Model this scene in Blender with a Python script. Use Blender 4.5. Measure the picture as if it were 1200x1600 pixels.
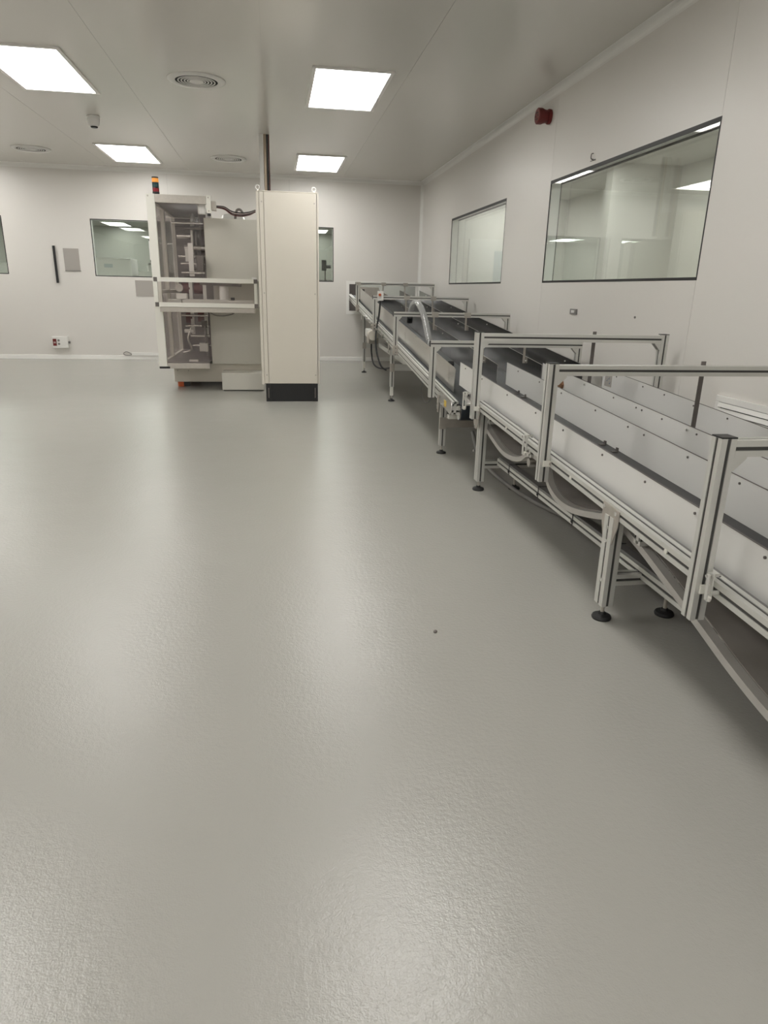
import bpy, bmesh, math, random
from mathutils import Vector, Matrix
random.seed(7)
for o in list(bpy.data.objects): bpy.data.objects.remove(o, do_unlink=True)
SC = bpy.context.scene
COL = SC.collection

# ------------------------------------------------------------------ camera
cam_d = bpy.data.cameras.new('camera'); cam = bpy.data.objects.new('camera', cam_d); COL.objects.link(cam)
cam_d.sensor_fit = 'HORIZONTAL'; cam_d.sensor_width = 36.0; cam_d.lens = 36.0 * 1056.286 / 1200.0
cam_d.clip_start = 0.02; cam_d.clip_end = 100
_p, _y, _r = 0.317511, 0.161607, 0.0231407
fwd = Vector((math.sin(_y) * math.cos(_p), math.cos(_y) * math.cos(_p), -math.sin(_p)))
rgt = Vector((math.cos(_y), -math.sin(_y), 0)); upv = rgt.cross(fwd)
r2 = rgt * math.cos(_r) + upv * math.sin(_r); u2 = upv * math.cos(_r) - rgt * math.sin(_r)
M = Matrix((r2, u2, -fwd)).transposed().to_4x4(); M.translation = Vector((0, 0, 1.2)); cam.matrix_world = M
SC.camera = cam
# ------------------------------------------------------------------ world, exposure
w = bpy.data.worlds.new('world'); SC.world = w; w.use_nodes = True
w.node_tree.nodes['Background'].inputs[0].default_value = (0.5, 0.52, 0.55, 1)
w.node_tree.nodes['Background'].inputs[1].default_value = 0.05
SC.view_settings.view_transform = 'Standard'; SC.view_settings.look = 'None'
SC.view_settings.gamma = 1.0; SC.view_settings.use_curve_mapping = False
SC.view_settings.exposure = 0.0
LAMP = 12.5                      # radiance of the ceiling light panels

# ------------------------------------------------------------------ materials
def mat(name, col, rough=0.5, metal=0.0, var=0.0, scale=3.0, bump=0.0, bscale=60.0, spec=0.5, rvar=0.0, stretch=None, emit=None, estr=0.0, coat=0.0):
    m = bpy.data.materials.new(name); m.use_nodes = True
    nt = m.node_tree; b = nt.nodes['Principled BSDF']
    b.inputs['Base Color'].default_value = (*col, 1); b.inputs['Roughness'].default_value = rough
    b.inputs['Metallic'].default_value = metal; b.inputs['Specular IOR Level'].default_value = spec
    if coat: b.inputs['Coat Weight'].default_value = coat; b.inputs['Coat Roughness'].default_value = 0.15
    if emit: b.inputs['Emission Color'].default_value = (*emit, 1); b.inputs['Emission Strength'].default_value = estr
    tc = nt.nodes.new('ShaderNodeTexCoord'); mp = nt.nodes.new('ShaderNodeMapping')
    nt.links.new(tc.outputs['Object'], mp.inputs[0])
    if stretch: mp.inputs['Scale'].default_value = stretch
    if var or rvar:
        n = nt.nodes.new('ShaderNodeTexNoise'); n.inputs['Scale'].default_value = scale; n.inputs['Detail'].default_value = 4
        nt.links.new(mp.outputs[0], n.inputs['Vector'])
        if var:
            cr = nt.nodes.new('ShaderNodeValToRGB')
            cr.color_ramp.elements[0].color = tuple(c * (1 - var) for c in col) + (1,)
            cr.color_ramp.elements[1].color = tuple(min(1, c * (1 + var)) for c in col) + (1,)
            cr.color_ramp.elements[0].position = 0.1; cr.color_ramp.elements[1].position = 0.9; cr.color_ramp.interpolation = 'EASE'
            nt.links.new(n.outputs['Fac'], cr.inputs[0]); nt.links.new(cr.outputs[0], b.inputs['Base Color'])
        if rvar:
            mr = nt.nodes.new('ShaderNodeMapRange'); mr.inputs[1].default_value = .1; mr.inputs[2].default_value = .9
            mr.inputs[3].default_value = rough - rvar; mr.inputs[4].default_value = rough + rvar
            nt.links.new(n.outputs['Fac'], mr.inputs[0]); nt.links.new(mr.outputs[0], b.inputs['Roughness'])
    if bump:
        n2 = nt.nodes.new('ShaderNodeTexNoise'); n2.inputs['Scale'].default_value = bscale; n2.inputs['Detail'].default_value = 2
        bp = nt.nodes.new('ShaderNodeBump'); bp.inputs['Strength'].default_value = bump; bp.inputs['Distance'].default_value = 0.002
        nt.links.new(mp.outputs[0], n2.inputs['Vector']); nt.links.new(n2.outputs['Fac'], bp.inputs['Height'])
        nt.links.new(bp.outputs[0], b.inputs['Normal'])
    return m

def glass_mat(name, tint, ior=1.5, rough=0.0, haze=None):
    m = bpy.data.materials.new(name); m.use_nodes = True; nt = m.node_tree
    for n in list(nt.nodes): nt.nodes.remove(n)
    out = nt.nodes.new('ShaderNodeOutputMaterial'); tr = nt.nodes.new('ShaderNodeBsdfTransparent')
    gl = nt.nodes.new('ShaderNodeBsdfGlossy'); gl.inputs['Roughness'].default_value = rough; gl.inputs[0].default_value = (1, 1, 1, 1)
    lw = nt.nodes.new('ShaderNodeLayerWeight'); lw.inputs[0].default_value = .5; mx = nt.nodes.new('ShaderNodeMixShader')
    pw = nt.nodes.new('ShaderNodeMath'); pw.operation = 'POWER'; pw.inputs[1].default_value = 5
    fr = nt.nodes.new('ShaderNodeMath'); fr.operation = 'MULTIPLY_ADD'; f0 = ((ior - 1) / (ior + 1)) ** 2
    fr.inputs[1].default_value = 1 - f0; fr.inputs[2].default_value = f0
    nt.links.new(lw.outputs['Facing'], pw.inputs[0]); nt.links.new(pw.outputs[0], fr.inputs[0])
    tr.inputs[0].default_value = (*tint, 1)
    nt.links.new(fr.outputs[0], mx.inputs[0]); nt.links.new(tr.outputs[0], mx.inputs[1]); nt.links.new(gl.outputs[0], mx.inputs[2])
    last = mx
    if haze:
        df = nt.nodes.new('ShaderNodeBsdfDiffuse'); df.inputs[0].default_value = (*haze[0], 1)
        m2 = nt.nodes.new('ShaderNodeMixShader'); m2.inputs[0].default_value = haze[1]
        nt.links.new(mx.outputs[0], m2.inputs[1]); nt.links.new(df.outputs[0], m2.inputs[2]); last = m2
    nt.links.new(last.outputs[0], out.inputs[0])
    return m

def floor_mat():
    m = mat('epoxy_floor', (0.385, 0.375, 0.345), 0.25, spec=0.5)
    nt = m.node_tree; b = nt.nodes['Principled BSDF']
    tc = nt.nodes.new('ShaderNodeTexCoord')
    n = nt.nodes.new('ShaderNodeTexNoise'); n.inputs['Scale'].default_value = 70; n.inputs['Detail'].default_value = 2
    n3 = nt.nodes.new('ShaderNodeTexNoise'); n3.inputs['Scale'].default_value = 260; n3.inputs['Detail'].default_value = 1
    n4 = nt.nodes.new('ShaderNodeTexNoise'); n4.inputs['Scale'].default_value = 2.2; n4.inputs['Detail'].default_value = 3
    for k in (n, n3, n4): nt.links.new(tc.outputs['Object'], k.inputs['Vector'])
    ad = nt.nodes.new('ShaderNodeMath'); ad.operation = 'MULTIPLY_ADD'; ad.inputs[1].default_value = 0.5
    nt.links.new(n3.outputs['Fac'], ad.inputs[0]); nt.links.new(n.outputs['Fac'], ad.inputs[2])
    ad2 = nt.nodes.new('ShaderNodeMath'); ad2.operation = 'MULTIPLY_ADD'; ad2.inputs[1].default_value = 4.5
    nt.links.new(n4.outputs['Fac'], ad2.inputs[0]); nt.links.new(ad.outputs[0], ad2.inputs[2])
    bp = nt.nodes.new('ShaderNodeBump'); bp.inputs['Strength'].default_value = 0.26; bp.inputs['Distance'].default_value = 0.004
    nt.links.new(ad2.outputs[0], bp.inputs['Height']); nt.links.new(bp.outputs[0], b.inputs['Normal'])
    return m

MT = dict(
    floor=floor_mat(),
    wall=mat('painted_wall_panel', (0.735, 0.71, 0.672), 0.36, spec=0.4),
    ceil=mat('painted_ceiling_panel', (0.72, 0.70, 0.655), 0.21, spec=0.5),
    trim=mat('white_trim', (0.84, 0.83, 0.80), 0.35),
    seam=mat('seam_sealant', (0.50, 0.49, 0.46), 0.7),
    gasket=mat('black_gasket', (0.012, 0.012, 0.012), 0.5),
    glass=glass_mat('window_glass', (0.95, 0.97, 0.955), 1.5),
    poly=glass_mat('clear_polycarbonate', (0.93, 0.91, 0.90), 1.14, 0.04, ((0.5, 0.48, 0.47), 0.06)),
    lamp=mat('light_diffuser', (0.9, 0.9, 0.9), 0.5, emit=(1.0, 0.985, 0.95), estr=LAMP),
    lampframe=mat('light_frame', (0.85, 0.83, 0.80), 0.4),
    white=mat('white_plastic', (0.80, 0.79, 0.76), 0.4),
    dark=mat('dark_void', (0.012, 0.012, 0.012), 0.8),
    skirt=mat('white_skirting', (0.93, 0.92, 0.89), 0.3),
    cabinet=mat('beige_grey_powder_coat', (0.72, 0.675, 0.59), 0.42, var=0.012, scale=2, bump=0.05, bscale=500),
    cabinet2=mat('grey_powder_coat', (0.66, 0.64, 0.575), 0.42, var=0.012, scale=2, bump=0.05, bscale=500),
    black=mat('black_plastic', (0.012, 0.012, 0.013), 0.45),
    alu=mat('anodised_aluminium', (0.66, 0.655, 0.62), 0.40, metal=0.5),
    alubar=mat('white_coated_profile', (0.78, 0.765, 0.70), 0.38),
    steel=mat('brushed_stainless', (0.62, 0.60, 0.57), 0.30, metal=1.0, var=0.04, scale=8, rvar=0.05, stretch=(1, 1, 14)),
    steeld=mat('satin_steel_divider', (0.50, 0.49, 0.48), 0.17, metal=1.0, rvar=0.03, scale=4),
    zinc=mat('zinc_bracket', (0.50, 0.465, 0.42), 0.45, metal=0.6, var=0.06, scale=30),
    chrome=mat('polished_steel', (0.75, 0.74, 0.72), 0.15, metal=1.0),
    panel=mat('white_lacquered_panel', (0.72, 0.71, 0.685), 0.30, var=0.015, scale=1.5, spec=0.5),
    beltd=mat('dark_conveyor_belt', (0.034, 0.034, 0.035), 0.42, var=0.08, scale=30, bump=0.1, bscale=400),
    beltb=mat('blue_grey_conveyor_belt', (0.020, 0.025, 0.031), 0.42, var=0.08, scale=20, bump=0.1, bscale=400),
    belts=mat('fabric_belt_underside', (0.30, 0.275, 0.25), 0.75, var=0.08, scale=12, bump=0.2, bscale=600),
    belte=mat('belt_edge_band', (0.46, 0.44, 0.41), 0.6, var=0.05, scale=12),
    strap=mat('dark_steel_strap', (0.16, 0.145, 0.135), 0.4, metal=0.5),
    slotshade=mat('slot_shade_black', (0.05, 0.048, 0.045), 0.5),  # near-black that paints in the shade inside the profile grooves
    rubber=mat('black_rubber', (0.015, 0.015, 0.015), 0.6),
    cable=mat('black_cable', (0.014, 0.014, 0.016), 0.5),
    greyc=mat('grey_cable', (0.22, 0.21, 0.20), 0.55),
    duct=mat('grey_cable_duct', (0.16, 0.155, 0.15), 0.5),
    red=mat('red_plastic', (0.16, 0.012, 0.012), 0.35),
    lred=mat('red_lamp_lens', (0.25, 0.012, 0.02), 0.25),
    lgreen=mat('green_lamp_lens', (0.01, 0.055, 0.06), 0.25),
    lorange=mat('orange_lamp_lens', (0.80, 0.30, 0.05), 0.25, emit=(1.0, 0.42, 0.08), estr=0.35),
    orange=mat('orange_rubber', (0.62, 0.12, 0.03), 0.5),
    brown=mat('brown_resin', (0.20, 0.095, 0.045), 0.5, var=0.3, scale=60),
    mauve=mat('mauve_metal', (0.27, 0.245, 0.245), 0.35, metal=0.4),
    maroon=mat('maroon_rubber', (0.14, 0.045, 0.05), 0.5),
    wine=mat('dark_red_cable', (0.10, 0.02, 0.02), 0.5),
    pink=mat('pale_pink_cable', (0.55, 0.42, 0.40), 0.5),
    clearp=glass_mat('clear_document_sleeve', (0.93, 0.90, 0.87), 1.4, 0.15, ((0.52, 0.49, 0.455), 0.75)),
    hose=glass_mat('clear_hose', (0.86, 0.86, 0.86), 1.5, 0.05, ((0.62, 0.62, 0.61), 0.30)),
    yellow=mat('yellow_label', (0.70, 0.50, 0.10), 0.5),
    bluish=mat('pale_blue_box', (0.50, 0.56, 0.58), 0.5),
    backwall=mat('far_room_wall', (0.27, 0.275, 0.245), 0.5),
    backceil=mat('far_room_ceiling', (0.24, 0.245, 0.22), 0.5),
    ink=mat('blue_ink', (0.06, 0.12, 0.22), 0.6),
    copper=mat('copper_pipe', (0.50, 0.40, 0.30), 0.35, metal=0.25),
)

# ------------------------------------------------------------------ mesh builder
OFF = {}
SKEW = [0.0]                    # slight skew of the far conveyor against the room (x per metre of y)
def skew(v): return (v[0] + SKEW[0] * (v[1] - 5.02), v[1], v[2])
class MB:
    def __init__(s): s.v = []; s.f = []; s.slots = []
    def add(s, vs, fs):
        n = len(s.v); s.v += [tuple(v) for v in vs]; s.f += [tuple(i + n for i in f) for f in fs]; return s
    def box(s, a, b):
        x0, y0, z0 = [min(a[i], b[i]) for i in range(3)]; x1, y1, z1 = [max(a[i], b[i]) for i in range(3)]
        return s.add([(x0, y0, z0), (x1, y0, z0), (x1, y1, z0), (x0, y1, z0), (x0, y0, z1), (x1, y0, z1), (x1, y1, z1), (x0, y1, z1)],
                     [(0, 3, 2, 1), (4, 5, 6, 7), (0, 1, 5, 4), (1, 2, 6, 5), (2, 3, 7, 6), (3, 0, 4, 7)])
    def frame(s, p0, p1, up):
        d = (Vector(p1) - Vector(p0)).normalized(); u = Vector(up)
        if abs(d.dot(u.normalized())) > .99: u = Vector((0, 1, 0))
        u = (u - d * u.dot(d)).normalized(); r = d.cross(u)
        return r, u
    def sweep(s, sec, p0, p1, up=(0, 0, 1)):
        r, u = s.frame(p0, p1, up); n = len(sec); P0, P1 = Vector(p0), Vector(p1)
        vs = [P0 + r * a + u * b for a, b in sec] + [P1 + r * a + u * b for a, b in sec]
        fs = [(i, (i + 1) % n, n + (i + 1) % n, n + i) for i in range(n)] + [tuple(range(n - 1, -1, -1)), tuple(range(n, 2 * n))]
        return s.add(vs, fs)
    def beam(s, p0, p1, w, h, up=(0, 0, 1)):
        a, b = w / 2, h / 2
        return s.sweep([(-a, -b), (a, -b), (a, b), (-a, b)], p0, p1, up)
    def prof(s, p0, p1, w=.045, h=.045, up=(0, 0, 1), slot=.0105, depth=.0135):
        """slotted aluminium extrusion: one slot per 45 mm on every side"""
        a, b, q = w / 2, h / 2, slot / 2
        t_ = slot > .006; n_, h2 = .004, .008
        def side(L):
            n = max(1, round(2 * L / .045)); return [(-L + (2 * i + 1) * L / n) for i in range(n)]
        sec = []
        sec.append((-a, -b))
        for c in side(a): sec += ([(c - q, -b), (c - q, -b + n_), (c - h2, -b + n_), (c - h2, -b + depth), (c + h2, -b + depth), (c + h2, -b + n_), (c + q, -b + n_), (c + q, -b)] if t_ else [(c - q, -b), (c - q, -b + depth), (c + q, -b + depth), (c + q, -b)])
        sec.append((a, -b))
        for c in side(b): sec += ([(a, c - q), (a - n_, c - q), (a - n_, c - h2), (a - depth, c - h2), (a - depth, c + h2), (a - n_, c + h2), (a - n_, c + q), (a, c + q)] if t_ else [(a, c - q), (a - depth, c - q), (a - depth, c + q), (a, c + q)])
        sec.append((a, b))
        for c in reversed(side(a)): sec += ([(c + q, b), (c + q, b - n_), (c + h2, b - n_), (c + h2, b - depth), (c - h2, b - depth), (c - h2, b - n_), (c - q, b - n_), (c - q, b)] if t_ else [(c + q, b), (c + q, b - depth), (c - q, b - depth), (c - q, b)])
        sec.append((-a, b))
        for c in reversed(side(b)): sec += ([(-a, c + q), (-a + n_, c + q), (-a + n_, c + h2), (-a + depth, c + h2), (-a + depth, c - h2), (-a + n_, c - h2), (-a + n_, c - q), (-a, c - q)] if t_ else [(-a, c + q), (-a + depth, c + q), (-a + depth, c - q), (-a, c - q)])
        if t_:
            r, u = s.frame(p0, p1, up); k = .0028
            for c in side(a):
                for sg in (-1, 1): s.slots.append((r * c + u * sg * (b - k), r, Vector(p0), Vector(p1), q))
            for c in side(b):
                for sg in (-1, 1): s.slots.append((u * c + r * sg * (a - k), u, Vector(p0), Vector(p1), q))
        return s.sweep(sec, p0, p1, up)
    def cyl(s, p0, p1, r, n=16, r1=None):
        up = (0, 0, 1) if abs((Vector(p1) - Vector(p0)).normalized().z) < .9 else (1, 0, 0)
        R, U = s.frame(p0, p1, up); r1 = r if r1 is None else r1
        vs = [Vector(p0) + (R * math.cos(t) + U * math.sin(t)) * r for t in [2 * math.pi * i / n for i in range(n)]]
        vs += [Vector(p1) + (R * math.cos(t) + U * math.sin(t)) * r1 for t in [2 * math.pi * i / n for i in range(n)]]
        return s.add(vs, [(i, (i + 1) % n, n + (i + 1) % n, n + i) for i in range(n)] + [tuple(range(n - 1, -1, -1)), tuple(range(n, 2 * n))])
    def tube(s, pts, r, n=10, smooth=6):
        P = spline(pts, smooth) if smooth else [Vector(p) for p in pts]
        vs = []; fs = []; prev = None
        for i, p in enumerate(P):
            d = (P[min(i + 1, len(P) - 1)] - P[max(i - 1, 0)]).normalized()
            if prev is None:
                a = Vector((0, 0, 1)) if abs(d.z) < .9 else Vector((1, 0, 0)); u = (a - d * a.dot(d)).normalized()
            else: u = (prev - d * prev.dot(d)).normalized()
            prev = u; q = d.cross(u)
            vs += [p + (u * math.cos(2 * math.pi * k / n) + q * math.sin(2 * math.pi * k / n)) * r for k in range(n)]
        for i in range(len(P) - 1):
            for k in range(n): fs.append((i * n + k, i * n + (k + 1) % n, (i + 1) * n + (k + 1) % n, (i + 1) * n + k))
        fs += [tuple(range(n - 1, -1, -1)), tuple(range((len(P) - 1) * n, len(P) * n))]
        return s.add(vs, fs)
    def lathe(s, prof, c, n=32, axis='z', caps=True):
        vs = []; m = len(prof)
        for k in range(n):
            t = 2 * math.pi * k / n
            for r, h in prof:
                a, b = r * math.cos(t), r * math.sin(t)
                vs.append({'z': (c[0] + a, c[1] + b, c[2] + h), 'x': (c[0] + h, c[1] + a, c[2] + b), 'y': (c[0] + b, c[1] + h, c[2] + a)}[axis])
        fs = [(k * m + i, ((k + 1) % n) * m + i, ((k + 1) % n) * m + i + 1, k * m + i + 1) for k in range(n) for i in range(m - 1)]
        if caps:
            fs.append(tuple(k * m for k in range(n - 1, -1, -1))); fs.append(tuple(k * m + m - 1 for k in range(n)))
        return s.add(vs, fs)
    def prism(s, poly, t0, t1, axis='x'):
        """poly in the two remaining axes (x: y,z | y: x,z | z: x,y), extruded t0..t1 along axis"""
        def P(a, b, t): return {'x': (t, a, b), 'y': (a, t, b), 'z': (a, b, t)}[axis]
        n = len(poly); vs = [P(a, b, t0) for a, b in poly] + [P(a, b, t1) for a, b in poly]
        return s.add(vs, [(i, (i + 1) % n, n + (i + 1) % n, n + i) for i in range(n)] + [tuple(range(n - 1, -1, -1)), tuple(range(n, 2 * n))])
    def build(s, name, m, parent=None, bevel=0.0, smooth=False, label=None, seg=2):
        off = OFF.get(parent.name, Vector((0, 0, 0))) if parent else Vector((0, 0, 0))
        me = bpy.data.meshes.new(name); me.from_pydata([tuple(Vector(skew(v)) - off) for v in s.v], [], s.f)
        bm = bmesh.new(); bm.from_mesh(me); bmesh.ops.recalc_face_normals(bm, faces=bm.faces)
        if bevel: bmesh.ops.bevel(bm, geom=[e for e in bm.edges if e.calc_face_angle(0) > .5], offset=bevel, segments=seg, affect='EDGES', profile=.6)
        if smooth:
            for f in bm.faces: f.smooth = True
            for e in bm.edges: e.smooth = e.calc_face_angle(0) < .7
        bm.to_mesh(me); bm.free()
        me.materials.append(MT[m]); o = bpy.data.objects.new(name, me); COL.objects.link(o)
        if parent: o.parent = parent; OFF[o.name] = off
        else: OFF[o.name] = off
        if label: o['label'] = label
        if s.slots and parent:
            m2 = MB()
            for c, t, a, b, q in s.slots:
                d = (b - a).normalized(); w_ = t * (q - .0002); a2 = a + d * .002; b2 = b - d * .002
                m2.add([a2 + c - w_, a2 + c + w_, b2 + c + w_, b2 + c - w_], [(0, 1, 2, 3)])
            sc = m2.build('slot_shade_strips', 'slotshade', o); sc['kind'] = 'stuff'  # added dark strips stand in for the shade deep in each groove
        return o
def spline(pts, k):
    P = [Vector(p) for p in pts]; out = []
    for i in range(len(P) - 1):
        a, b, c, d = P[max(i - 1, 0)], P[i], P[i + 1], P[min(i + 2, len(P) - 1)]
        for j in range(k):
            t = j / k; out.append(.5 * ((2 * b) + (c - a) * t + (2 * a - 5 * b + 4 * c - d) * t * t + (3 * b - a - 3 * c + d) * t ** 3))
    out.append(P[-1]); return out
def tag(o, label, cat, group=None):
    o['label'] = label; o['category'] = cat
    if group: o['group'] = group
    return o
def thing(name, label, cat, loc, group=None):
    o = bpy.data.objects.new(name, None); COL.objects.link(o); o.location = loc; o.empty_display_size = .1
    OFF[o.name] = Vector(loc); return tag(o, label, cat, group)
def struct(o): o['kind'] = 'structure'; return o
def sroot(name, loc=(0, 0, 0)):
    o = bpy.data.objects.new(name, None); COL.objects.link(o); o.location = loc; OFF[o.name] = Vector(loc); return struct(o)
def dup(root, loc, label=None, group=None):
    r = root.copy(); COL.objects.link(r); r.location = loc; OFF[r.name] = Vector(loc)
    if label: r['label'] = label
    if group: r['group'] = group
    for ch in list(root.children):
        c = ch.copy(); COL.objects.link(c); c.parent = r
        for g in ch.children:
            d = g.copy(); COL.objects.link(d); d.parent = c
    return r

# ================================================================== room shell
XR, YB, ZC = 2.504, 12.07, 2.905
XL, YN = -6.2, -10.0
T = 0.10                                       # wall panel thickness
struct(MB().box((XL - .2, YN - .2, -.1), (XR + .02, YB + .02, 0)).build('floor', 'floor'))

ceil = sroot('ceiling', (0, 0, ZC))
xs = [XL - .1, -4.84, -3.64, -2.44, -1.24, -.04, 1.16, XR + .1]
for i in range(len(xs) - 1):
    MB().box((xs[i] + .0015, YN - .1, ZC), (xs[i + 1] - .0015, YB + .1, ZC + .06)).build('ceiling_panel', 'ceil', ceil)
for x in xs[1:-1]:
    MB().box((x - .006, YN, ZC + .002), (x + .006, YB, ZC + .01)).build('joint_strip', 'seam', ceil)

def grid_panel(u0, u1, z0, z1, holes, plane, t0, t1):
    """flat panel with rectangular holes; plane 'x': u is Y, thickness along X; plane 'y': u is X"""
    us = sorted({u0, u1} | {h[0] for h in holes if u0 < h[0] < u1} | {h[1] for h in holes if u0 < h[1] < u1})
    zs = sorted({z0, z1} | {h[2] for h in holes if z0 < h[2] < z1} | {h[3] for h in holes if z0 < h[3] < z1})
    def solid(i, j):
        if i < 0 or j < 0 or i >= len(us) - 1 or j >= len(zs) - 1: return False
        cu, cz = (us[i] + us[i + 1]) / 2, (zs[j] + zs[j + 1]) / 2
        return not any(h[0] < cu < h[1] and h[2] < cz < h[3] for h in holes)
    m = MB()
    def P(u, z, t): return (t, u, z) if plane == 'x' else (u, t, z)
    def quad(a, b, c, d): m.add([a, b, c, d], [(0, 1, 2, 3)])
    for i in range(len(us) - 1):
        for j in range(len(zs) - 1):
            if not solid(i, j): continue
            a, b, c, d = us[i], us[i + 1], zs[j], zs[j + 1]
            for t in (t0, t1): quad(P(a, c, t), P(b, c, t), P(b, d, t), P(a, d, t))
            if not solid(i - 1, j): quad(P(a, c, t0), P(a, d, t0), P(a, d, t1), P(a, c, t1))
            if not solid(i + 1, j): quad(P(b, c, t0), P(b, d, t0), P(b, d, t1), P(b, c, t1))
            if not solid(i, j - 1): quad(P(a, c, t0), P(b, c, t0), P(b, c, t1), P(a, c, t1))
            if not solid(i, j + 1): quad(P(a, d, t0), P(b, d, t0), P(b, d, t1), P(a, d, t1))
    # weld
    key = {}; nv = []; mp = []
    for v in m.v:
        k = tuple(round(c, 5) for c in v)
        if k not in key: key[k] = len(nv); nv.append(v)
        mp.append(key[k])
    m.v = nv; m.f = [tuple(mp[i] for i in f) for f in m.f]
    return m

WZ0, WZ1 = 1.295, 2.165
right_holes = [(3.937, 6.42, WZ0, WZ1), (7.651, 10.026, WZ0, WZ1)]
wr = sroot('wall_right', (XR, 0, 0))
ys = [YN - .1, -6.0, -3.5, -1.0, 1.45, 3.943, 6.414, YB + .1]
for i in range(len(ys) - 1):
    grid_panel(ys[i] + .0015, ys[i + 1] - .0015, 0, ZC, right_holes, 'x', XR, XR + T).build('wall_panel', 'wall', wr)
for y in ys[1:-1]:
    m = MB()
    if y > 3 and y < 7: m.box((XR + .003, y - .004, 0), (XR + .01, y + .004, WZ0 - .02)); m.box((XR + .003, y - .004, WZ1 + .02), (XR + .01, y + .004, ZC))
    else: m.box((XR + .003, y - .004, 0), (XR + .01, y + .004, ZC))
    m.build('joint_strip', 'seam', wr)
BZ0, BZ1 = 1.307, 2.158
back_holes = [(-2.81, -1.1, BZ0, BZ1), (-.7, 1.011, BZ0, BZ1), (-6.0, -4.105, BZ0, BZ1), (1.277, 2.445, .84, 1.28)]
wb = sroot('wall_back', (0, YB, 0))
xs2 = [XL - .1, -1.6, .3, XR + .1]
for i in range(len(xs2) - 1):
    grid_panel(xs2[i] + .0015, xs2[i + 1] - .0015, 0, ZC, back_holes, 'y', YB, YB + T).build('wall_panel', 'wall', wb)
for x in (-1.6, .3):
    m = MB().box((x - .004, YB + .003, 0), (x + .004, YB + .01, BZ0 - .02)); m.box((x - .004, YB + .003, BZ1 + .02), (x + .004, YB + .01, ZC)); m.build('joint_strip', 'seam', wb)
struct(MB().box((XL - T, YN - .1, 0), (XL, YB + .1, ZC)).build('wall_left', 'wall'))
struct(MB().box((XL - T, YN - T, 0), (XR + T, YN, ZC)).build('wall_near', 'wall'))

# cove trims along the ceiling, in the corner and at the floor
def cove(c, n=6): return [(0, 0), (c, 0)] + [(c - c * math.sin(t), c - c * math.cos(t)) for t in [math.pi / 2 * i / n for i in range(1, n)]] + [(0, c)]
CV = .058
struct(MB().prism([(XR - a, ZC - b) for a, b in cove(CV)], YN, YB, 'y').build('trim_1', 'trim', smooth=False))
struct(MB().prism([(YB - a, ZC - b) for a, b in cove(CV)], XL, XR - .001, 'x').build('trim_2', 'trim'))
struct(MB().prism([(XR - a, YB - b) for a, b in cove(.045)], .062, ZC - .05, 'z').build('trim_3', 'trim'))
struct(MB().box((XL, YB - .012, 0), (XR - .02, YB, .064)).build('baseboard_back', 'skirt', bevel=.003))
struct(MB().box((XR - .012, YN, 0), (XR, YB - .013, .064)).build('baseboard_right', 'skirt', bevel=.003))

# ------------------------------------------------------------------ windows
def window(n, plane, u0, u1, z0, z1, face, out):
    """flush double glazed cleanroom window. face: coordinate of the room face, out: +1 direction away from the room"""
    root = sroot('window_%d' % n, (face, (u0 + u1) / 2, z0) if plane == 'x' else ((u0 + u1) / 2, face, z0))
    def bx(m, a0, a1, b0, b1, t0, t1):
        if plane == 'x': m.box((face + out * t0, a0, b0), (face + out * t1, a1, b1))
        else: m.box((a0, face + out * t0, b0), (a1, face + out * t1, b1))
        return m
    g = .012
    for nm, mt_, t0, t1, gg in (('gasket', 'gasket', -.001, .006, g), ('rear_gasket', 'gasket', T - .006, T + .001, g)):
        gb, gt = (gg * 1.5, gg * 2.2) if plane == 'x' else (gg, gg)
        m = MB(); bx(m, u0, u1, z0, z0 + gb, t0, t1); bx(m, u0, u1, z1 - gt, z1, t0, t1)
        bx(m, u0, u0 + gg, z0 + gb, z1 - gt, t0, t1); bx(m, u1 - gg, u1, z0 + gb, z1 - gt, t0, t1); m.build(nm, mt_, root)
    m = MB(); e = .012
    bx(m, u0, u1, z0, z0 + e, .007, T - .007); bx(m, u0, u1, z1 - e, z1, .007, T - .007); bx(m, u0, u0 + e, z0 + e, z1 - e, .007, T - .007); bx(m, u1 - e, u1, z0 + e, z1 - e, .007, T - .007)
    m.build('spacer_frame', 'trim', root)
    bx(MB(), u0 + g, u1 - g, z0 + g, z1 - g, .001, .005).build('pane', 'glass', root)
    bx(MB(), u0 + g, u1 - g, z0 + g, z1 - g, T - .005, T - .001).build('pane', 'glass', root)
    return root
window(1, 'x', 3.937, 6.42, WZ0, WZ1, XR, 1)
window(2, 'x', 7.651, 10.026, WZ0, WZ1, XR, 1)
window(3, 'y', -2.81, -1.1, BZ0, BZ1, YB, 1)
window(4, 'y', -.7, 1.011, BZ0, BZ1, YB, 1)
window(5, 'y', -6.0, -4.105, BZ0, BZ1, YB, 1)
# frame round the conveyor hatch in the back wall
hf = MB(); a0, a1, b0, b1 = 1.277, 2.445, .84, 1.28; e = .05
hf.box((a0 - e, YB - .008, b0 - e), (a1 + .012, YB, b0)); hf.box((a0 - e, YB - .008, b1), (a1 + .012, YB, b1 + e))
hf.box((a0 - e, YB - .008, b0), (a0, YB, b1)); hf.box((a1, YB - .008, b0), (a1 + .012, YB, b1))
struct(hf.build('trim_4', 'trim'))

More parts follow.
